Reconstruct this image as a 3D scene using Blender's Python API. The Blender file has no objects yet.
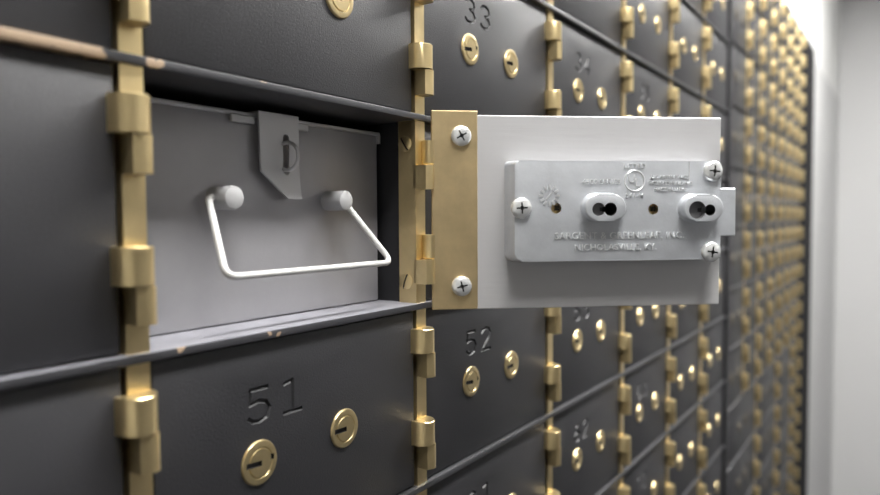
import bpy, bmesh, math, random
from mathutils import Vector, Matrix
random.seed(7)
C = bpy.context.scene.collection
SC = bpy.context.scene

# ------------------------------------------------------------------ camera
YAW, PITCH, ROLL = math.radians(34.2645), 0.0435, -0.0055
CAM_D, CAM_Z = 0.2702, 1.45
F = Vector((math.cos(YAW) * math.cos(PITCH), math.sin(YAW) * math.cos(PITCH), -math.sin(PITCH)))
R0 = Vector((math.sin(YAW), -math.cos(YAW), 0))
U0 = R0.cross(F)
R = R0 * math.cos(ROLL) + U0 * math.sin(ROLL)
U = -R0 * math.sin(ROLL) + U0 * math.cos(ROLL)
cd = bpy.data.cameras.new('camera')
cam = bpy.data.objects.new('camera', cd); C.objects.link(cam)
cam.matrix_world = Matrix(((R.x, U.x, -F.x, 0), (R.y, U.y, -F.y, -CAM_D), (R.z, U.z, -F.z, CAM_Z), (0, 0, 0, 1)))
cd.sensor_width = 36; cd.sensor_fit = 'HORIZONTAL'; cd.lens = 27.926
cd.clip_start = 0.01
cd.dof.use_dof = True; cd.dof.focus_distance = 0.425; cd.dof.aperture_fstop = 4.8
SC.camera = cam
FPX = 682.64


def proj(p):
    v = Vector(p) - Vector((0, -CAM_D, CAM_Z)); z = v.dot(F)
    return 440 + FPX * v.dot(R) / max(z, .05), 247.5 - FPX * v.dot(U) / max(z, .05)


# ------------------------------------------------------------------ world, exposure, lamps' strength
w = bpy.data.worlds.new('world'); SC.world = w; w.use_nodes = True
w.node_tree.nodes['Background'].inputs[0].default_value = (.8, .85, .9, 1)
w.node_tree.nodes['Background'].inputs[1].default_value = 0.0
SC.view_settings.view_transform = 'Standard'; SC.view_settings.look = 'None'
SC.view_settings.gamma = 1; SC.view_settings.use_curve_mapping = False
SC.view_settings.exposure = 0.30
LAMP = 66.0                                            # emission of the ceiling lamps' diffusers
LAMPS = [(0.08, -0.47), (0.86, -0.47), (1.64, -0.47), (2.42, -0.47)]
ROOM = dict(x0=-2.2, x1=3.9, y0=-2.3, y1=0.62, z1=2.62)


# ------------------------------------------------------------------ materials
def mat(name, col, rough=.5, metal=0., spec=.5, bump=None, var=None, coat=0, brushed=None, rvar=0):
    m = bpy.data.materials.new(name); m.use_nodes = True
    nt = m.node_tree; b = nt.nodes['Principled BSDF']
    b.inputs['Base Color'].default_value = (*col, 1)
    b.inputs['Roughness'].default_value = rough; b.inputs['Metallic'].default_value = metal
    b.inputs['Specular IOR Level'].default_value = spec
    b.inputs['Coat Weight'].default_value = coat
    tc = nt.nodes.new('ShaderNodeTexCoord')
    if var:                                            # (scale, dark factor, light factor)
        n = nt.nodes.new('ShaderNodeTexNoise'); n.inputs['Scale'].default_value = var[0]; n.inputs['Detail'].default_value = 6
        n.inputs['Roughness'].default_value = .6
        r = nt.nodes.new('ShaderNodeValToRGB')
        r.color_ramp.elements[0].position = .3; r.color_ramp.elements[1].position = .7
        r.color_ramp.elements[0].color = (*[c * var[1] for c in col], 1)
        r.color_ramp.elements[1].color = (*[min(1, c * var[2]) for c in col], 1)
        nt.links.new(tc.outputs['Object'], n.inputs['Vector']); nt.links.new(n.outputs['Fac'], r.inputs[0])
        nt.links.new(r.outputs[0], b.inputs['Base Color'])
        if rvar:
            mr = nt.nodes.new('ShaderNodeMapRange'); mr.inputs['To Min'].default_value = rough - rvar; mr.inputs['To Max'].default_value = rough + rvar
            nt.links.new(n.outputs['Fac'], mr.inputs[0]); nt.links.new(mr.outputs[0], b.inputs['Roughness'])
    if bump or brushed:
        n = nt.nodes.new('ShaderNodeTexNoise'); n.inputs['Detail'].default_value = 3
        mp = nt.nodes.new('ShaderNodeMapping')
        if brushed: mp.inputs['Scale'].default_value = brushed[1]; n.inputs['Scale'].default_value = brushed[0]; st = brushed[2]
        else: n.inputs['Scale'].default_value = bump[0]; st = bump[1]
        bp = nt.nodes.new('ShaderNodeBump'); bp.inputs['Strength'].default_value = st; bp.inputs['Distance'].default_value = .0004
        nt.links.new(tc.outputs['Object'], mp.inputs[0]); nt.links.new(mp.outputs[0], n.inputs['Vector'])
        nt.links.new(n.outputs['Fac'], bp.inputs['Height']); nt.links.new(bp.outputs[0], b.inputs['Normal'])
    return m


def emis(name, col, s):
    m = bpy.data.materials.new(name); m.use_nodes = True; b = m.node_tree.nodes['Principled BSDF']
    b.inputs['Base Color'].default_value = (.9, .9, .9, 1)
    b.inputs['Emission Color'].default_value = (*col, 1); b.inputs['Emission Strength'].default_value = s
    return m


M = {}
M['door'] = mat('black textured enamel', (.0175, .0175, .020), .50, 0, .55, bump=(1000, .7), var=(9, .85, 1.2), rvar=.05)
M['groove'] = mat('stamped groove enamel', (.030, .030, .032), .45, 0, .45)
M['brass'] = mat('satin brass', (.80, .635, .34), .31, .92, .5, var=(45, .88, 1.05), brushed=(300, (1, 1, .06), .25), rvar=.08)
M['leaf'] = mat('brushed brass plate', (.72, .56, .315), .42, .92, .5, var=(30, .80, 1.1), brushed=(220, (1, 1, .05), .3), rvar=.05)
M['lock'] = mat('polished brass lock', (.66, .53, .29), .33, .92, .5, var=(120, .85, 1.08), bump=(260, .1))
M['dark'] = mat('recess shade black', (.012, .011, .010), .6)  # near black in slots and holes stands for their deep shade
M['inner'] = mat('black compartment paint', (.012, .012, .014), .55, bump=(500, .2))
M['silver'] = mat('silver painted steel', (.56, .555, .56), .42, .35, .5, var=(5, .93, 1.04), brushed=(300, (.08, .08, 1), .3), rvar=.05)
M['cast'] = mat('die cast zinc', (.62, .64, .67), .36, .50, .5, var=(60, .9, 1.06), bump=(420, .22), rvar=.05)
M['zinc'] = mat('zinc plated screw', (.88, .89, .88), .24, .65, .5, bump=(300, .1))
M['tray'] = mat('grey painted tray steel', (.38, .375, .39), .36, .25, .5, var=(14, .9, 1.1), bump=(700, .12), rvar=.06)
M['hasp'] = mat('grey hasp steel', (.50, .497, .505), .34, .35, .5, bump=(500, .1))
M['knob'] = mat('grey enamelled knob', (.40, .40, .405), .4, .2, .5, bump=(600, .1))
M['bail'] = mat('white enamelled wire', (.52, .515, .50), .35, 0, .5, bump=(400, .15))
M['wall'] = mat('white wall paint', (.80, .80, .79), .6, bump=(200, .1))
M['facing'] = mat('dark opposite panel', (.10, .10, .105), .5, bump=(200, .1))
M['shelf'] = mat('paler grey shelf top', (.22, .22, .245), .42, .2, .5, bump=(700, .3), var=(50, .9, 1.1), rvar=.04)
M['steel'] = mat('dark steel keyway disc', (.16, .16, .165), .4, .5, .5, bump=(300, .1))
M['bronze'] = mat('dull bronze lock', (.10, .085, .06), .5, .6, .4, bump=(260, .1))
M['raised'] = mat('lightened raised lettering', (.86, .87, .88), .28, .6, .6, bump=(300, .05))  # lighter than the case, standing in for light caught on raised marks
M['post'] = mat('matt black post paint', (.012, .012, .013), .9, 0, .15, bump=(400, .2))
M['greywall'] = mat('pale grey wall paint', (.60, .60, .60), .65, bump=(200, .1))
M['ceil'] = mat('white ceiling paint', (.84, .84, .83), .7, bump=(120, .1))
M['floor'] = mat('grey vault carpet', (.07, .07, .075), .9, bump=(600, .8), var=(60, .8, 1.2))
M['lampframe'] = mat('white lamp housing', (.8, .8, .8), .5, bump=(300, .05))
M['diffuser'] = emis('lit lamp diffuser', (1.0, .985, .96), LAMP)


def edge_paint():
    """black enamel with tan primer chips; position is world space on the shelf edges"""
    m = mat('chipped black shelf enamel', (.036, .036, .04), .42, 0, .5, bump=(900, .25))
    nt = m.node_tree; b = nt.nodes['Principled BSDF']
    g = nt.nodes.new('ShaderNodeNewGeometry')
    n = nt.nodes.new('ShaderNodeTexNoise'); n.inputs['Scale'].default_value = 95; n.inputs['Detail'].default_value = 4
    nt.links.new(g.outputs['Position'], n.inputs['Vector'])
    n2 = nt.nodes.new('ShaderNodeTexNoise'); n2.inputs['Scale'].default_value = 300
    nt.links.new(g.outputs['Position'], n2.inputs['Vector'])
    acc = None
    for (x, y, z, r) in CHIPS:
        d = nt.nodes.new('ShaderNodeVectorMath'); d.operation = 'DISTANCE'; d.inputs[1].default_value = (x, y, z)
        nt.links.new(g.outputs['Position'], d.inputs[0])
        a = nt.nodes.new('ShaderNodeMath'); a.operation = 'MULTIPLY_ADD'; a.inputs[1].default_value = .005; a.inputs[2].default_value = -.0025
        nt.links.new(n2.outputs['Fac'], a.inputs[0])
        s = nt.nodes.new('ShaderNodeMath'); s.operation = 'ADD'
        nt.links.new(d.outputs['Value'], s.inputs[0]); nt.links.new(a.outputs[0], s.inputs[1])
        l = nt.nodes.new('ShaderNodeMath'); l.operation = 'LESS_THAN'; l.inputs[1].default_value = r
        nt.links.new(s.outputs[0], l.inputs[0])
        if acc is None: acc = l
        else:
            k = nt.nodes.new('ShaderNodeMath'); k.operation = 'MAXIMUM'
            nt.links.new(acc.outputs[0], k.inputs[0]); nt.links.new(l.outputs[0], k.inputs[1]); acc = k
    gt = nt.nodes.new('ShaderNodeMath'); gt.operation = 'GREATER_THAN'; gt.inputs[1].default_value = .72
    nt.links.new(n.outputs['Fac'], gt.inputs[0])
    k = nt.nodes.new('ShaderNodeMath'); k.operation = 'MAXIMUM'
    nt.links.new(acc.outputs[0], k.inputs[0]); nt.links.new(gt.outputs[0], k.inputs[1])
    mx = nt.nodes.new('ShaderNodeMixRGB'); mx.inputs[1].default_value = (.036, .036, .04, 1); mx.inputs[2].default_value = (.34, .25, .17, 1)
    nt.links.new(k.outputs[0], mx.inputs[0]); nt.links.new(mx.outputs[0], b.inputs['Base Color'])
    return m


# ------------------------------------------------------------------ mesh helpers
def finish(bm, name, mats, smooth=35):
    bmesh.ops.recalc_face_normals(bm, faces=bm.faces[:])
    me = bpy.data.meshes.new(name); bm.to_mesh(me); bm.free()
    for m in (mats if isinstance(mats, (list, tuple)) else [mats]): me.materials.append(m)
    for p in me.polygons: p.use_smooth = True
    me.set_sharp_from_angle(angle=math.radians(smooth))
    return me


def obj(name, me, parent=None, loc=(0, 0, 0), rot=None):
    o = bpy.data.objects.new(name, me); C.objects.link(o)
    o.parent = parent; o.location = loc
    if rot: o.rotation_euler = rot
    return o


def tag(o, label=None, cat=None, group=None, kind=None):
    for k, v in (('label', label), ('category', cat), ('group', group), ('kind', kind)):
        if v: o[k] = v
    return o


def empty(name, loc=(0, 0, 0)):
    o = bpy.data.objects.new(name, None); C.objects.link(o); o.location = loc; o.empty_display_size = .05
    return o


def add_box(bm, a, b, bev=0, seg=1, mi=0):
    vs = [bm.verts.new((x, y, z)) for x in (a[0], b[0]) for y in (a[1], b[1]) for z in (a[2], b[2])]
    fs = [bm.faces.new([vs[i] for i in f]) for f in ((0, 1, 3, 2), (4, 6, 7, 5), (0, 4, 5, 1), (2, 3, 7, 6), (0, 2, 6, 4), (1, 5, 7, 3))]
    for f in fs: f.material_index = mi
    if bev:
        es = list({e for f in fs for e in f.edges})
        bmesh.ops.bevel(bm, geom=es, offset=bev, segments=seg, affect='EDGES', profile=.5)


def box_mesh(name, a, b, m, bev=0, seg=1):
    bm = bmesh.new(); add_box(bm, a, b, bev, seg); return finish(bm, name, m)


def add_prism(bm, pts, d0, d1, axis='z', bev=0, seg=2, mi=0):
    """closed outline pts (2D) extruded from d0 to d1 along axis; bev rounds the rim at d1"""
    def P(p, d):
        return {'z': (p[0], p[1], d), 'y': (p[0], d, p[1]), 'x': (d, p[0], p[1])}[axis]
    lo = [bm.verts.new(P(p, d0)) for p in pts]; hi = [bm.verts.new(P(p, d1)) for p in pts]
    n = len(pts); fs = [bm.faces.new(lo), bm.faces.new(hi)]
    for i in range(n): fs.append(bm.faces.new((lo[i], lo[(i + 1) % n], hi[(i + 1) % n], hi[i])))
    for f in fs: f.material_index = mi
    if bev:
        bmesh.ops.bevel(bm, geom=[e for e in fs[1].edges], offset=bev, segments=seg, affect='EDGES', profile=.5)


def circle(cx, cy, r, n=24, a0=0, a1=2 * math.pi):
    full = abs(a1 - a0 - 2 * math.pi) < 1e-6
    return [(cx + r * math.cos(a0 + (a1 - a0) * i / (n if full else n - 1)), cy + r * math.sin(a0 + (a1 - a0) * i / (n if full else n - 1))) for i in range(n)]


def add_lathe(bm, prof, c=(0, 0, 0), axis=(0, -1, 0), n=32, mi=0):
    """prof: list of (radius, height along axis); closed caps where radius is 0"""
    ax = Vector(axis).normalized(); t = Vector((0, 0, 1)) if abs(ax.z) < .9 else Vector((1, 0, 0))
    u = ax.cross(t).normalized(); v = ax.cross(u)
    rings = []
    for r, h in prof:
        if r < 1e-7: rings.append([bm.verts.new(Vector(c) + ax * h)])
        else: rings.append([bm.verts.new(Vector(c) + ax * h + (u * math.cos(2 * math.pi * i / n) + v * math.sin(2 * math.pi * i / n)) * r) for i in range(n)])
    for a, b in zip(rings, rings[1:]):
        for i in range(n):
            j = (i + 1) % n
            if len(a) == 1 and len(b) == 1: continue
            if len(a) == 1: f = bm.faces.new((a[0], b[i], b[j]))
            elif len(b) == 1: f = bm.faces.new((a[i], a[j], b[0]))
            else: f = bm.faces.new((a[i], a[j], b[j], b[i]))
            f.material_index = mi


def add_tube(bm, pts, r, n=10, closed=False):
    pts = [Vector(p) for p in pts]; rings = []; m = len(pts); up = None
    for i, p in enumerate(pts):
        a = pts[(i - 1) % m] if (i or closed) else p; b = pts[(i + 1) % m] if (i < m - 1 or closed) else p
        d = (b - a).normalized()
        if up is None: up = Vector((0, 0, 1)) if abs(d.z) < .8 else Vector((1, 0, 0))
        u = d.cross(up).normalized(); v = u.cross(d).normalized(); up = v
        rings.append([bm.verts.new(p + (u * math.cos(2 * math.pi * k / n) + v * math.sin(2 * math.pi * k / n)) * r) for k in range(n)])
    prs = list(zip(rings, rings[1:])) + ([(rings[-1], rings[0])] if closed else [])
    for a, b in prs:
        for k in range(n): bm.faces.new((a[k], a[(k + 1) % n], b[(k + 1) % n], b[k]))
    if not closed: bm.faces.new(rings[0]); bm.faces.new(rings[-1])


def round_path(pts, r, seg=5):
    """polyline with rounded corners"""
    pts = [Vector(p) for p in pts]; out = [pts[0]]
    for a, b, c in zip(pts, pts[1:], pts[2:]):
        d1 = (a - b).normalized(); d2 = (c - b).normalized(); k = min(r, (a - b).length * .48, (c - b).length * .48)
        p, q = b + d1 * k, b + d2 * k
        for i in range(seg + 1):
            t = i / seg; out.append(p * (1 - t) ** 2 + b * 2 * t * (1 - t) + q * t * t)
    return out + [pts[-1]]


def boolean(me, cutter_me, op='DIFFERENCE', self_=False):
    """mesh after a boolean with cutter_me (same space)"""
    a = bpy.data.objects.new('work', me); b = bpy.data.objects.new('cutter', cutter_me)
    C.objects.link(a); C.objects.link(b)
    md = a.modifiers.new('b', 'BOOLEAN'); md.object = b; md.operation = op; md.solver = 'EXACT'; md.use_self = self_
    md.material_mode = 'TRANSFER'
    bpy.context.view_layer.update()
    dg = bpy.context.evaluated_depsgraph_get()
    out = bpy.data.meshes.new_from_object(a.evaluated_get(dg))
    bpy.data.objects.remove(a); bpy.data.objects.remove(b)
    for p in out.polygons: p.use_smooth = True
    out.set_sharp_from_angle(angle=math.radians(35))
    return out


def text_mesh(s, size, m, depth=.0002, align='CENTER', spacing=1.0):
    cu = bpy.data.curves.new('t', 'FONT'); cu.body = s; cu.size = size; cu.extrude = depth
    cu.align_x = align; cu.align_y = 'CENTER'; cu.space_character = spacing; cu.resolution_u = 3
    o = bpy.data.objects.new('t', cu); C.objects.link(o); bpy.context.view_layer.update()
    me = bpy.data.meshes.new_from_object(o.evaluated_get(bpy.context.evaluated_depsgraph_get()))
    bpy.data.objects.remove(o); me.materials.clear(); me.materials.append(m)
    return me


# ------------------------------------------------------------------ layout of the banks (metres)
ZL0 = 1.51734                                           # centre of the shelf edge over the open compartment
S1 = {-2: -0.2560, -1: -0.0440, 0: 0.1682, 1: 0.3758, 2: 0.5812, 3: 0.7789, 4: 0.9706, 5: 1.1563, 6: 1.3380}
S2 = [1.3380, 1.517, 1.672, 1.822, 1.965, 2.105, 2.243, 2.380]
LEV = [ZL0 + .1232 * 4, ZL0 + .1232 * 3, ZL0 + .1232 * 2, ZL0 + .1232, ZL0, ZL0 - .127, ZL0 - .2522, ZL0 - .3715]
while LEV[-1] - .123 > .2: LEV.append(LEV[-1] - .123)
TOP, BOT = LEV[0], LEV[-1]
DEPTH = .50
P2 = .1165
LEV2 = [TOP - P2 * i for i in range(int((TOP - BOT) / P2) + 1)]
CHIPS = [(.030 + .011 * i, -.001, ZL0 - .0003, .0062) for i in range(11)] + \
    [(.150, -.001, ZL0 - .0008, .0050), (.1755, -.001, ZL0 + .0008, .0030), (.179, -.001, ZL0, .0026),
     (.1865, -.001, ZL0 - .1252, .0019), (.2395, -.001, ZL0 - .1268, .0016), (.245, -.001, ZL0 - .1275, .0010)]
M['edge'] = edge_paint()
TH = .0042                                              # thickness of a shelf

# ------------------------------------------------------------------ the room
rm = ROOM


def struct(name, a, b, m):
    return tag(obj(name, box_mesh(name, a, b, m)), kind='structure')


struct('floor', (rm['x0'] - .1, rm['y0'] - .1, -.1), (rm['x1'] + .1, rm['y1'] + .1, 0), M['floor'])
struct('ceiling', (rm['x0'] - .1, rm['y0'] - .1, rm['z1']), (rm['x1'] + .1, rm['y1'] + .1, rm['z1'] + .1), M['ceil'])
struct('wall_left', (rm['x0'] - .1, rm['y0'], 0), (rm['x0'], rm['y1'], rm['z1']), M['wall'])
struct('wall_right', (rm['x1'], rm['y0'], 0), (rm['x1'] + .1, rm['y1'], rm['z1']), M['greywall'])
struct('wall_front', (rm['x0'], rm['y0'] - .1, 0), (rm['x1'], rm['y0'], rm['z1']), M['wall'])
struct('reflected_panel_1', (rm['x0'], rm['y0'], 0), (rm['x1'], rm['y0'] + .03, 1.86), M['facing'])  # unseen dark panel for cabinets opposite, added so lower doors mirror dark
bm = bmesh.new()
add_box(bm, (rm['x0'], .56, 0), (rm['x1'], rm['y1'], rm['z1']))
add_box(bm, (rm['x0'], .012, TOP + .006), (rm['x1'], .56, rm['z1']))
add_box(bm, (rm['x0'], .012, 0), (S1[-2] - .03, .56, TOP + .006))
tag(obj('wall_back', finish(bm, 'wall_back', M['wall'])), kind='structure')

struct('wall_rear', (2.69, .012, 0), (rm['x1'], .56, TOP + .006), M['greywall'])

# ceiling lamps
FR = None
for i, (x, y) in enumerate(LAMPS):
    t = empty('ceiling_lamp', (x, y, rm['z1']))
    tag(t, 'white rectangular ceiling lamp with a lit flat diffuser over the vault aisle', 'lamp', 'ceiling lamps over the aisle')
    if FR is None:
        bm = bmesh.new(); L, W, h = .32, .115, .045
        for a, b in (((-L, -W, -h), (-L + .015, W, 0)), ((L - .015, -W, -h), (L, W, 0)), ((-L + .015, -W, -h), (L - .015, -W + .015, 0)), ((-L + .015, W - .015, -h), (L - .015, W, 0))):
            add_box(bm, a, b)
        add_box(bm, (-L, -W, -.004), (L, W, 0))
        FR = finish(bm, 'lamp_frame', M['lampframe']); DF = box_mesh('diffuser', (-L + .016, -W + .016, -.040), (L - .016, W - .016, -.032), M['diffuser'])
    obj('frame', FR, t); obj('diffuser', DF, t)

# ------------------------------------------------------------------ shared pieces of the banks
# lock cylinder: face at y = 0 towards -y
def lock_mesh(notch):
    bm = bmesh.new()
    add_lathe(bm, [(0, -.004), (.0117, -.004), (.0117, .0002), (.0111, .0011), (.0102, .0013), (.0082, .0013), (.0079, .0008), (.0074, .0008), (.0071, .0015), (0, .0015)], n=36)
    me = finish(bm, 'lock_cylinder', [M['lock'], M['dark']])
    bm = bmesh.new(); add_box(bm, (-.0092, -.01, -.0016), (.0006, .0030, .0012), mi=1)
    if notch: add_box(bm, (.0066, -.01, .0002), (.0088, .0030, .0030), mi=1)
    return boolean(me, finish(bm, 'cut', [M['lock'], M['dark']]))


LOCK_A, LOCK_B = lock_mesh(True), lock_mesh(False)
LOCK_C = LOCK_B.copy(); LOCK_C.materials[0] = M['bronze']
KH = .0162                                               # height of one knuckle


def knuckle_up():                                        # the door's knuckle, a D that wraps the pin; origin on the strip centre line
    pts = [(-.0030 + .0084 * math.cos(a), .001 - .0108 * math.sin(a)) for a in [math.pi * i / 16 for i in range(17)]]
    pts = [(.0054, .003)] + pts + [(-.0114, .003)]
    bm = bmesh.new(); add_prism(bm, pts, 0, KH, 'z', .0006, 1); return finish(bm, 'hinge_knuckle', M['brass'], 40)


def knuckle_lo():                                        # the fixed knuckle, flat on its left side
    pts = [(-.0060, .003), (-.0060, -.0072)] + [(-.0006 + .0044 * math.cos(a), -.0050 - .0044 * math.sin(a)) for a in [math.pi * (1 - i / 10) for i in range(3, 11)]] + [(.0038, .003)]
    bm = bmesh.new(); add_prism(bm, pts, -KH, 0, 'z', 0); return finish(bm, 'fixed_knuckle', M['brass'], 40)


K_UP, K_LO = knuckle_up(), knuckle_lo()
FACE = .0022                                             # door faces lie this far behind the shelf edges

DIG = {  # stroke font inside a unit box, y up; lists of polylines
    '0': [[(.3, 1), (.52, .9), (.6, .65), (.6, .35), (.52, .1), (.3, 0), (.08, .1), (0, .35), (0, .65), (.08, .9), (.3, 1)]],
    '1': [[(.08, .93), (.34, 1), (.34, 0)], [(.06, 0), (.62, 0)]],
    '2': [[(0, .78), (.12, .95), (.3, 1), (.5, .93), (.58, .76), (.5, .56), (0, 0), (.6, 0)]],
    '3': [[(.02, .86), (.16, .98), (.34, 1), (.52, .9), (.56, .74), (.46, .58), (.26, .53)], [(.26, .53), (.5, .46), (.6, .27), (.52, .1), (.32, 0), (.14, .02), (0, .14)]],
    '4': [[(.46, 0), (.46, 1), (0, .28), (.62, .28)]],
    '5': [[(.54, 1), (.06, 1), (.04, .56), (.3, .63), (.5, .55), (.6, .34), (.52, .1), (.3, 0), (.12, .03), (0, .15)]],
    '6': [[(.52, .9), (.36, 1), (.18, .93), (.04, .66), (0, .34), (.08, .1), (.3, 0), (.52, .1), (.6, .32), (.5, .53), (.3, .6), (.1, .52), (.01, .36)]],
    '7': [[(0, 1), (.6, 1), (.2, 0)]],
    '8': [[(.3, .53), (.1, .63), (.06, .82), (.3, 1), (.54, .82), (.5, .63), (.3, .53), (.06, .42), (0, .22), (.3, 0), (.6, .22), (.54, .42), (.3, .53)]],
    '9': [[(.58, .6), (.48, .44), (.28, .4), (.06, .52), (.02, .74), (.12, .93), (.32, 1), (.52, .9), (.6, .62), (.54, .3), (.38, .05), (.12, .02)]]}


def groove(bm, a, b, hw, dp):
    """V-groove cutter from a to b in the door plane (x, z), cutting into +y from y = 0"""
    a, b = Vector((a[0], 0, a[1])), Vector((b[0], 0, b[1])); d = (b - a).normalized(); n = Vector((-d.z, 0, d.x))
    a = a - d * hw * .5; b = b + d * hw * .5
    out = Vector((0, -.001, 0)); inn = Vector((0, dp, 0)); rings = []
    for p in (a, b):
        rings.append([bm.verts.new(p + n * hw + out), bm.verts.new(p + n * hw), bm.verts.new(p + n * hw * .35 + inn), bm.verts.new(p - n * hw * .35 + inn), bm.verts.new(p - n * hw), bm.verts.new(p - n * hw + out)])
    k = 6
    fs = [bm.faces.new(rings[0]), bm.faces.new(rings[1])] + [bm.faces.new((rings[0][i], rings[0][(i + 1) % k], rings[1][(i + 1) % k], rings[1][i])) for i in range(k)]
    for f in fs: f.material_index = 1


def panel_mesh(w_, h_):
    bm = bmesh.new(); add_box(bm, (0, 0, -h_ / 2), (w_, .006, h_ / 2), .0009, 2)
    return finish(bm, 'door', [M['door'], M['groove']], 30)


def numbered_panel(w_, h_, num, x0, ztop, sx, sz, tilt=0.0):
    """door panel with the stamped number; returns (panel mesh, number mesh)"""
    me = panel_mesh(w_, h_); out = me
    cut = bmesh.new(); adv = 0
    for ch in num:
        for pl in DIG[ch]:
            for a, b in zip(pl, pl[1:]):
                f = lambda p: (x0 + adv + p[0] * sx, ztop - (1 - p[1]) * sz + tilt * (adv + p[0] * sx))
                groove(cut, f(a), f(b), .00120, .0013)
        adv += sx * .6 + sx * .36
    cme = finish(cut, 'cut', [M['door'], M['groove']])
    out = boolean(me, cme, self_=True)
    bm = bmesh.new(); bm.from_mesh(out); gi = 1
    nb = bm.copy()
    bmesh.ops.delete(bm, geom=[f for f in bm.faces if f.material_index == gi], context='FACES')
    bmesh.ops.delete(nb, geom=[f for f in nb.faces if f.material_index != gi], context='FACES')
    def done(b_, name):
        m_ = bpy.data.meshes.new(name); b_.to_mesh(m_); b_.free()
        m_.materials.append(M['door']); m_.materials.append(M['groove'])
        for p in m_.polygons: p.use_smooth = True
        m_.set_sharp_from_angle(angle=math.radians(30)); return m_
    return done(bm, 'door'), done(nb, 'stamped_number')


PAN = {}


def seen(x, z, m=330):
    u, v = proj((x, 0, z)); return -m < v < 495 + m and u > -700


def add_door(cab, xl, xr, zb, zt, hinged=True, num=None, wide=False, locks=None):
    """closed door between two strips (xl, xr strip centres) and two shelf centres"""
    a, b = xl + .0062, xr - .0080; h_ = zt - zb - TH - .0022; w_ = b - a; zc = (zt + zb) / 2
    if num:
        pm, nm = numbered_panel(w_, h_, num, .0528, h_ / 2 - .0242, .0232, .0170, .0 if num == '51' else 0)
    else:
        key = (round(w_, 4), round(h_, 4))
        if key not in PAN: PAN[key] = panel_mesh(w_, h_)
        pm, nm = PAN[key], None
    d = obj('door', pm, cab, (a, FACE, zc))
    if nm:
        obj('stamped_number', nm, d)
        d['label'] = 'black steel door stamped %s with two brass locks' % num
    for k, fx in enumerate((.064, .1285)):
        lk = obj('lock_cylinder', (locks or (LOCK_A, LOCK_B))[k], d, (fx + .0012 - .0062 + (.08 if wide else 0), 0, -.0030 + .001 * k))
        lk.rotation_euler = (0, random.uniform(-.12, .12), 0)
    if hinged:
        for q in (.25, .75):
            obj('hinge_knuckle', K_UP, d, (xr - a, -FACE, (zt - (zt - zb) * q) - zc + .0003))
    return d


def strip_mesh(z0, z1):
    bm = bmesh.new(); add_box(bm, (-.0060, .0012, z0), (.0048, .0030, z1)); add_box(bm, (-.0060, .0030, z0), (-.0042, .0155, z1))
    return finish(bm, 'hinge_strip', M['brass'])


def cabinet(name, label, sx, lev, open_cell=None):
    cab = empty(name, (0, 0, 0)); tag(cab, label, 'cabinet')
    xs = sorted(sx.values()); x0, x1 = xs[0], xs[-1]
    for z in lev:
        me = box_mesh('shelf', (x0 + .001, -.0012, -TH / 2), (x1 - .0065, DEPTH, TH / 2), [M['edge'], M['shelf']], .0006, 2)
        for p in me.polygons:
            if p.normal.z > .9 and z == LEV[5]: p.material_index = 1  # paler grey on the upper face of the open compartment's floor
        obj('shelf', me, cab, (0, 0, z))
    return cab


# ------------------------------------------------------------------ first bank (numbered doors, one of them open)
bank = cabinet('deposit_box_cabinet', 'black steel safe deposit cabinet with numbered doors, one door hanging open', S1, LEV)
bm = bmesh.new(); add_box(bm, (S1[-2], DEPTH, BOT - .003), (S1[6] - .006, DEPTH + .006, TOP + .003))
obj('back_panel', finish(bm, 'back_panel', M['inner']), bank)
obj('plinth', box_mesh('plinth', (S1[-2], .012, .0), (S1[6] - .0065, DEPTH, BOT - TH / 2), M['inner']), bank)
for k in range(-2, 7):                                  # partitions between the columns
    for zt, zb in zip(LEV, LEV[1:]):
        near = (k in (0, 1) and zt == LEV[4])
        if near: obj('partition', box_mesh('partition', (S1[k] - .0040, .0032, zb + TH / 2), (S1[k] + .0046, DEPTH, zt - TH / 2), M['inner']), bank)
    if k == 6: continue
for k in range(-1, 6):
    for zt, zb in zip(LEV, LEV[1:]):                    # a strip between every two shelves
        if not seen(S1[k], (zt + zb) / 2): continue
        s = obj('hinge_strip', strip_mesh(-(zt - zb - TH) / 2, (zt - zb - TH) / 2), bank, (S1[k], 0, (zt + zb) / 2))
        for q in (.25, .75): obj('fixed_knuckle', K_LO, s, (0, 0, (zt - (zt - zb) * q) - (zt + zb) / 2 - .0003))
NUM = {3: '32', 4: '41', 5: '51', 6: '60', 7: '69'}
for r, (zt, zb) in enumerate(zip(LEV, LEV[1:])):
    for k in range(-1, 7):
        if r == 4 and k == 1: continue
        xm = (S1[k - 1] + S1[k]) / 2
        if not (seen(S1[k], (zt + zb) / 2) or seen(S1[k - 1] if k > 0 else S1[k], (zt + zb) / 2)): continue
        num = str(int(NUM[r]) + k - 1) if (r in NUM and 1 <= k <= 4) else None
        add_door(bank, S1[k - 1], S1[k], zb, zt, hinged=(k != 6), num=num)
obj('end_post', box_mesh('end_post', (S1[6] - .0062, -.004, BOT), (S1[6] + .0062, DEPTH, TOP), M['door'], .001), bank)

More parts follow.
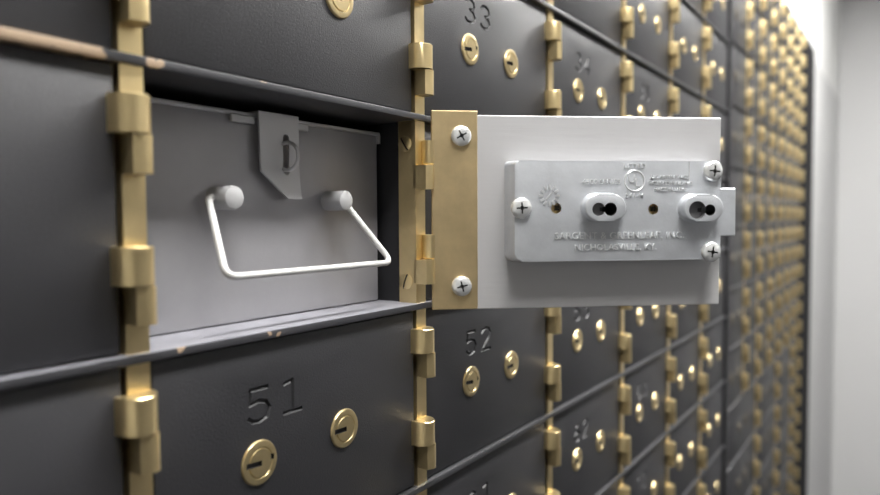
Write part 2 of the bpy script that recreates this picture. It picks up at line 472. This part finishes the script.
# ------------------------------------------------------------------ second bank (smaller doors, double ones low down)
sd = {i: x for i, x in enumerate(S2)}
bank2 = cabinet('deposit_box_cabinet', 'black steel safe deposit cabinet with closely spaced brass hinges and plain unnumbered doors', {0: S2[0] + .0062, 1: S2[-1] + .0065}, LEV2)
obj('back_panel', box_mesh('back_panel', (S2[0] + .007, DEPTH, BOT), (S2[-1], DEPTH + .006, TOP), M['inner']), bank2)
obj('plinth', box_mesh('plinth', (S2[0] + .007, .012, 0), (S2[-1], DEPTH, LEV2[-1] - TH / 2), M['inner']), bank2)
obj('end_post', box_mesh('end_post', (2.388, -.003, 0), (2.684, .55, TOP + .004), M['post'], .001), bank2)
LOW = 8                                                  # rows from here down are double width
for r, (zt, zb) in enumerate(zip(LEV2, LEV2[1:])):
    cols = list(range(len(S2))) if r < LOW else [0, 2, 4, 6, 7]
    for a, b in zip(cols, cols[1:]):
        if not seen(S2[b], (zt + zb) / 2, 150): continue
        add_door(bank2, S2[a], S2[b], zb, zt, wide=(b - a == 2), locks=(LOCK_C, LOCK_C))
        s = obj('hinge_strip', strip_mesh(-(zt - zb - TH) / 2, (zt - zb - TH) / 2), bank2, (S2[b], 0, (zt + zb) / 2))
        for q in (.25, .75): obj('fixed_knuckle', K_LO, s, (0, 0, (zt - (zt - zb) * q) - (zt + zb) / 2 - .0003))

# ------------------------------------------------------------------ pan-head screw with a cross recess, and a slotted brass screw (heads towards +y)
bm = bmesh.new()
add_lathe(bm, [(0, -.003), (.0035, -.003), (.0035, 0), (.0066, 0), (.0070, .0006), (.0070, .0013), (.0064, .0024), (.0050, .0032), (.0028, .0036), (0, .0037)], axis=(0, 1, 0), n=28)
sm = finish(bm, 'screw', [M['zinc'], M['dark']])
bm = bmesh.new(); add_box(bm, (-.0037, .0022, -.0005), (.0037, .006, .0005), mi=1); add_box(bm, (-.0005, .0022, -.0037), (.0005, .006, .0037), mi=1); add_box(bm, (-.0011, .0014, -.0011), (.0011, .006, .0011), mi=1)
SCREW = boolean(sm, finish(bm, 'cut', [M['zinc'], M['dark']]), self_=True)
bm = bmesh.new()
add_lathe(bm, [(0, -.001), (.0052, -.001), (.0055, .0003), (.0042, .0011), (0, .0014)], axis=(-1, 0, 0), n=24)
sm = finish(bm, 'screw', [M['brass'], M['dark']])
bm = bmesh.new(); add_box(bm, (-.004, -.0005, -.007), (-.0004, .0005, .007), mi=1)
SLOTTED = boolean(sm, finish(bm, 'cut', [M['brass'], M['dark']]))
zc = (LEV[4] + LEV[5]) / 2
for z, a in ((ZL0 - .1105, .35), (ZL0 - .0175, -.6)):
    o = obj('leaf_screw', SLOTTED, bank, (S1[1] - .0060, .0100, z)); o.rotation_euler = (a, 0, 0)

# ------------------------------------------------------------------ the open door: panel is the part, its fittings are sub-parts
ANG = math.radians(-49.22)
# local frame: x along the door from the pin, y out of the inner face (towards the camera), z up
od = obj('door', None, None)
bm = bmesh.new(); add_box(bm, (.0290, -.0065, -.0655), (.2056, -.0012, .0665), .0005, 1)
pm = finish(bm, 'door', [M['silver'], M['door']])
for p in pm.polygons:
    if p.normal.y < -.5: p.material_index = 1
bpy.data.objects.remove(od)
od = obj('door', pm, bank, (S1[1] + .002, -.0065, zc))
n = (math.cos(ANG - math.pi / 2), math.sin(ANG - math.pi / 2))
# x axis = (cos, sin), y axis = n : a reflected pair would flip z, so mirror-free check
od.matrix_local = Matrix(((math.cos(ANG), n[0], 0, S1[1] + .002), (math.sin(ANG), n[1], 0, -.0065), (0, 0, -1, zc), (0, 0, 0, 1)))
tag(od, 'open silver-backed door with a grey lock case and a brass hinge leaf')


def sub(name, me, loc=(0, 0, 0), spin=0):
    """child of the open door given in (u, off, v): v up.  The door frame has z down, so turn meshes by half a turn about y"""
    o = obj(name, me, od, (loc[0], loc[1], -loc[2]))
    o.rotation_euler = (0, spin, 0)
    return o


# brass leaf
bm = bmesh.new(); add_box(bm, (-.0002, -.0030, -.0672), (.0312, 0, .0672), .0005, 1)
sub('hinge_leaf', finish(bm, 'hinge_leaf', M['leaf']), (0, 0, .0010))
for q in (.25, .75):                                     # the two door knuckles, swung with the door around the pin
    bm = bmesh.new(); pts = circle(-.0005, -.0045, .0060, 20)
    add_prism(bm, pts, 0, KH, 'z', .0005, 1); add_box(bm, (0, -.0095, 0), (.012, -.0030, KH))
    sub('hinge_knuckle', finish(bm, 'hinge_knuckle', M['brass'], 40), (0, -.001, (LEV[4] - (LEV[4] - LEV[5]) * q) - zc + KH + .0003))
for v, a in ((.0511, .5), (-.0503, .25)): sub('screw', SCREW, (.0199, 0, v), a)

# die-cast lock case
FT = .0150


def rrect(x0, x1, z0, z1, r, n=6, rs=None):
    rs = rs or [r] * 4; out = []
    for (cx, cz, a), q in zip(((x1, z1, 0), (x0, z1, 90), (x0, z0, 180), (x1, z0, 270)), rs):
        sx, sz = (1 if cx == x1 else -1), (1 if cz == z1 else -1)
        for i in range(n):
            t = math.radians(a + 90 * i / (n - 1)); out.append((cx - sx * q + q * math.cos(t), cz - sz * q + q * math.sin(t)))
    return out


def stadium(cx, cz, hw, r, n=12):
    return [(cx + hw + r * math.cos(t), cz + r * math.sin(t)) for t in [math.radians(-90 + 180 * i / (n - 1)) for i in range(n)]] + \
           [(cx - hw + r * math.cos(t), cz + r * math.sin(t)) for t in [math.radians(90 + 180 * i / (n - 1)) for i in range(n)]]


# the local door frame is right-handed with z down: mesh coordinates use (u, off, -v)
def fl(pts): return [(x, -z) for x, z in pts]


bm = bmesh.new(); add_prism(bm, fl(rrect(.0500, .1972, -.0338, .0342, .0035, rs=[.002, .003, .005, .002])), -.0012, FT, 'y', .0011, 3)
for v in bm.verts:                                       # die-cast draft: the sides lean in towards the front
    k = max(0, v.co.y + .0012) / (FT + .0012)
    if v.co.x < .06: v.co.x += .0034 * k
    v.co.z *= 1 - .015 * k
case = finish(bm, 'lock_case', [M['cast'], M['dark'], M['lock']])
bm = bmesh.new()
for cx, cz in ((.0815, .0021), (.1490, .0012)): add_prism(bm, fl(circle(cx, cz, .0036, 20)), FT - .009, FT + .002, 'y', mi=2)
for cx, cz, r_ in ((.1160, .0012, .0046), (.1852, .0004, .0040)): add_prism(bm, fl(circle(cx, cz, r_, 20)), FT - .013, FT + .002, 'y', mi=1)
case = boolean(case, finish(bm, 'cut', [M['cast'], M['dark'], M['lock']]))
obj_case = sub('lock_case', case)
for cx, cz in ((.0815, .0021), (.1490, .0012)):
    bm = bmesh.new(); add_prism(bm, fl(circle(cx, cz, .0035, 16)), FT - .0088, FT - .005, 'y'); add_prism(bm, fl(rrect(cx + .0002, cx + .0030, cz - .0015, cz + .002, .0003, 2)), FT - .005, FT - .0035, 'y', mi=1)
    sub('brass_plug', finish(bm, 'brass_plug', [M['lock'], M['dark']]))
BT = FT + .0080
for cx, cz, kind in ((.1123, .0026, 0), (.1803, .0020, 1)):
    bm = bmesh.new(); add_prism(bm, fl(stadium(cx + .0007, cz - .0003, .0052, .0088)), FT - .002, BT, 'y', .0008, 3)
    me = finish(bm, 'key_guide', [M['cast'], M['dark'], M['steel']])
    bm = bmesh.new()
    hx, hz_ = ((.1160, .0012), (.1852, .0004))[kind]; lx = hx - (.0080 if kind == 0 else .0088)
    add_prism(bm, fl(circle(hx, hz_, .0044 if kind == 0 else .0038, 20)), FT - .004, BT + .002, 'y', mi=1)
    add_prism(bm, fl(circle(lx, hz_, .0044 if kind == 0 else .0060, 20)), BT - .0040, BT + .002, 'y', mi=2)
    add_prism(bm, fl(rrect(lx + .002, hx, hz_ - .0013, hz_ + .0013, .0002, 2)), BT - .0045, BT + .002, 'y', mi=1)
    me = boolean(me, finish(bm, 'cut', [M['cast'], M['dark'], M['steel']]), self_=True)
    sub('key_guide', me)
    # fillet ring where the guide grows out of the case
    bm = bmesh.new(); o1, o2 = fl(stadium(cx + .0007, cz - .0003, .0052, .0102)), fl(stadium(cx + .0007, cz - .0003, .0052, .0087)); o3 = fl(stadium(cx + .0007, cz - .0003, .0052, .0091))
    rg = [[bm.verts.new((p[0], y, p[1])) for p in o] for o, y in ((o1, FT - .0003), (o3, FT + .0005), (o2, FT + .0022))]
    for a, b in zip(rg, rg[1:]):
        for i in range(len(a)): bm.faces.new((a[i], a[(i + 1) % len(a)], b[(i + 1) % len(a)], b[i]))
    sub('guide_fillet', finish(bm, 'guide_fillet', M['cast'], 80))
for u, v, a in ((.0576, .0023, .05), (.1908, .0268, -.1), (.1900, -.0281, -.15)): sub('screw', SCREW, (u, FT, v), a)
bm = bmesh.new(); add_box(bm, (.160, .0010, -.0157), (.2116, .0090, .0176), .0006, 1)
sub('bolt', finish(bm, 'bolt', M['cast']))
# cast lettering, dial and the mark in its ring
RX = Matrix.Rotation(math.radians(-90), 4, 'X')


def cast_text(s, size, u, v, sp=1.0):
    me = text_mesh(s, size, M['raised'], .00045, spacing=sp)
    # text lies in xy facing +z ; here: x -> u, y -> up (= -z local), z -> off (= +y local)
    me.transform(Matrix(((1, 0, 0, 0), (0, 0, 1, 0), (0, -1, 0, 0), (0, 0, 0, 1))))
    return sub('cast_lettering', me, (u, FT + .0003, v))


cast_text('SARGENT & GREENLEAF, INC.', .0064, .1258, -.0166, 1.08)
cast_text('NICHOLASVILLE, KY.', .0060, .1228, -.0244, 1.05)
cast_text('4500 SERIES', .0050, .1125, .0195, 1.05)
cast_text('LISTED', .0042, .1356, .0302, 1.25)
cast_text('541-H', .0046, .1356, .0104, 1.1)
cast_text('U.S. PATENT NOS.', .0034, .1608, .0228)
cast_text('PATENTS PENDING', .0036, .1608, .0186)
cast_text('MADE IN U.S.A.', .0034, .1608, .0145)
cast_text('U', .0080, .1336, .0216); cast_text('L', .0080, .1376, .0190)
bm = bmesh.new(); add_tube(bm, [(p[0], 0, p[1]) for p in circle(0, 0, .0069, 32)], .0006, 6, True)
sub('cast_ring', finish(bm, 'cast_ring', M['raised']), (.1356, FT, .0203))
bm = bmesh.new()
for i in range(12):
    t = 2 * math.pi * i / 12; c, s = math.cos(t), math.sin(t)
    bmesh.ops.create_cube(bm, size=1, matrix=Matrix.Translation((.0056 * c, .0001, .0056 * s)) @ Matrix.Rotation(-t, 4, 'Y') @ Matrix.Diagonal((.0030, .0008, .0014, 1)))
bmesh.ops.create_cube(bm, size=1, matrix=Matrix.Rotation(math.radians(50), 4, 'Y') @ Matrix.Diagonal((.0066, .0005, .0010, 1)))
sub('date_dial', finish(bm, 'date_dial', M['raised']), (.0768, FT + .0001, .0105))
bm = bmesh.new(); add_box(bm, (-.0003, -.0002, -.0085), (.0003, .0003, .0075)); sub('cast_rib', finish(bm, 'cast_rib', M['raised']), (.1743, FT, .0250))

# ------------------------------------------------------------------ the tray inside the open compartment
TX0, TX1, TY, TB, TT = S1[0] + .0240, S1[0] + .2003, .033, LEV[5] + TH / 2 + .0004, ZL0 - .0085
tray = empty('deposit_tray', ((TX0 + TX1) / 2, TY, TB))
tag(tray, 'grey steel deposit tray with a white wire handle inside the open compartment', 'box')
cx = (TX0 + TX1) / 2


def tl(x, y, z): return (x - cx, y - TY, z - TB)


bm = bmesh.new(); add_box(bm, tl(TX0, TY, TB), tl(TX1, TY + .43, TT - .0015), .0012, 2)
obj('body', finish(bm, 'body', M['tray']), tray)
bm = bmesh.new(); add_box(bm, tl(TX0 - .0008, TY - .0022, TT - .0022), tl(TX1 + .0008, TY + .432, TT), .0005, 1)
add_box(bm, tl(TX1 - .0012, TY - .0022, TT - .0075), tl(TX1 + .0008, TY + .432, TT - .0018))
lid = obj('lid', finish(bm, 'lid', M['hasp']), tray)
HX0, HX1 = S1[0] + .0908, S1[0] + .1210
for a, b in ((HX0 - .0165, HX0 - .0008), (HX1 + .0006, HX1 + .0105)):
    bm = bmesh.new(); add_box(bm, tl(a, TY - .0032, TT - .0062), tl(b, TY - .0006, TT - .0022), .0004)
    obj('lid_tab', finish(bm, 'lid_tab', M['hasp']), lid)
# hasp: flat bar bent over the front, lower left corner cut off, slot for the staple
hz = ZL0 - .0558
out = [(HX0, TT + .0006), (HX1, TT + .0006), (HX1, hz), (HX1 - .0108, hz), (HX0 + .0012, hz + .0150)]
bm = bmesh.new(); add_prism(bm, [tl(x, 0, z)[::2] for x, z in out], -.0055, -.0042, 'y')
me = finish(bm, 'hasp', [M['hasp'], M['dark']])
bm = bmesh.new(); sxm = S1[0] + .1108; add_prism(bm, [tl(x, 0, z)[::2] for x, z in rrect(sxm - .0024, sxm + .0024, ZL0 - .0420, ZL0 - .0185, .0022, 5)], -.02, .01, 'y', mi=0)
me = boolean(me, finish(bm, 'cut', [M['hasp'], M['dark']]))
bm = bmesh.new(); bm.from_mesh(me)
for i in range(6):
    z = hz - TB + .0015 + .004 * i
    bmesh.ops.bisect_plane(bm, geom=bm.verts[:] + bm.edges[:] + bm.faces[:], plane_co=(0, 0, z), plane_no=(0, 0, 1))
z1 = hz - TB + .024
for v in bm.verts:
    if v.co.z < z1: v.co.y -= ((z1 - v.co.z) / .024) ** 2 * .0020
me = bpy.data.meshes.new('hasp'); bm.to_mesh(me); bm.free(); me.materials.append(M['hasp']); me.materials.append(M['dark'])
for p in me.polygons: p.use_smooth = True
me.set_sharp_from_angle(angle=math.radians(30))
hasp = obj('hasp', me, tray)
bm = bmesh.new(); add_box(bm, tl(HX0, TY - .0055, TT), tl(HX1, TY + .03, TT + .0012)); obj('strap', finish(bm, 'strap', M['hasp']), hasp)
bm = bmesh.new(); sz = ZL0 - .0315
add_tube(bm, [tl(sxm - .0020 + .0012 * math.sin(t), TY - .0085 - .0076 * math.sin(t), sz + .0080 * math.cos(t)) for t in [2 * math.pi * i / 28 for i in range(28)]], .0011, 10, True)
obj('staple', finish(bm, 'staple', M['hasp'], 60), tray)
# knobs
KZ = ZL0 - .0562
KX = (S1[0] + .0648, S1[0] + .1503)
bm = bmesh.new(); add_lathe(bm, [(0, 0), (.0062, 0), (.0062, .0145), (.0058, .0160), (.0040, .0166), (0, .0167)], n=28)
km = finish(bm, 'knob', M['knob'], 30)
for x in KX: obj('knob', km, tray, tl(x, TY, KZ))
# bail handle: ends turned into the outer sides of the knobs, flaring and hanging outwards
yk = TY - .0058; bz = ZL0 - .0955; bo = .0280
pts = [tl(KX[0] - .003, yk, KZ), tl(KX[0] - .0085, yk, KZ), tl(KX[0] - .0205, yk - bo, bz), tl(KX[1] + .0225, yk - bo, bz), tl(KX[1] + .0085, yk, KZ), tl(KX[1] + .003, yk, KZ)]
bm = bmesh.new(); add_tube(bm, round_path(pts, .0075, 7), .0019, 12)
obj('bail_handle', finish(bm, 'bail_handle', M['bail'], 60), tray)
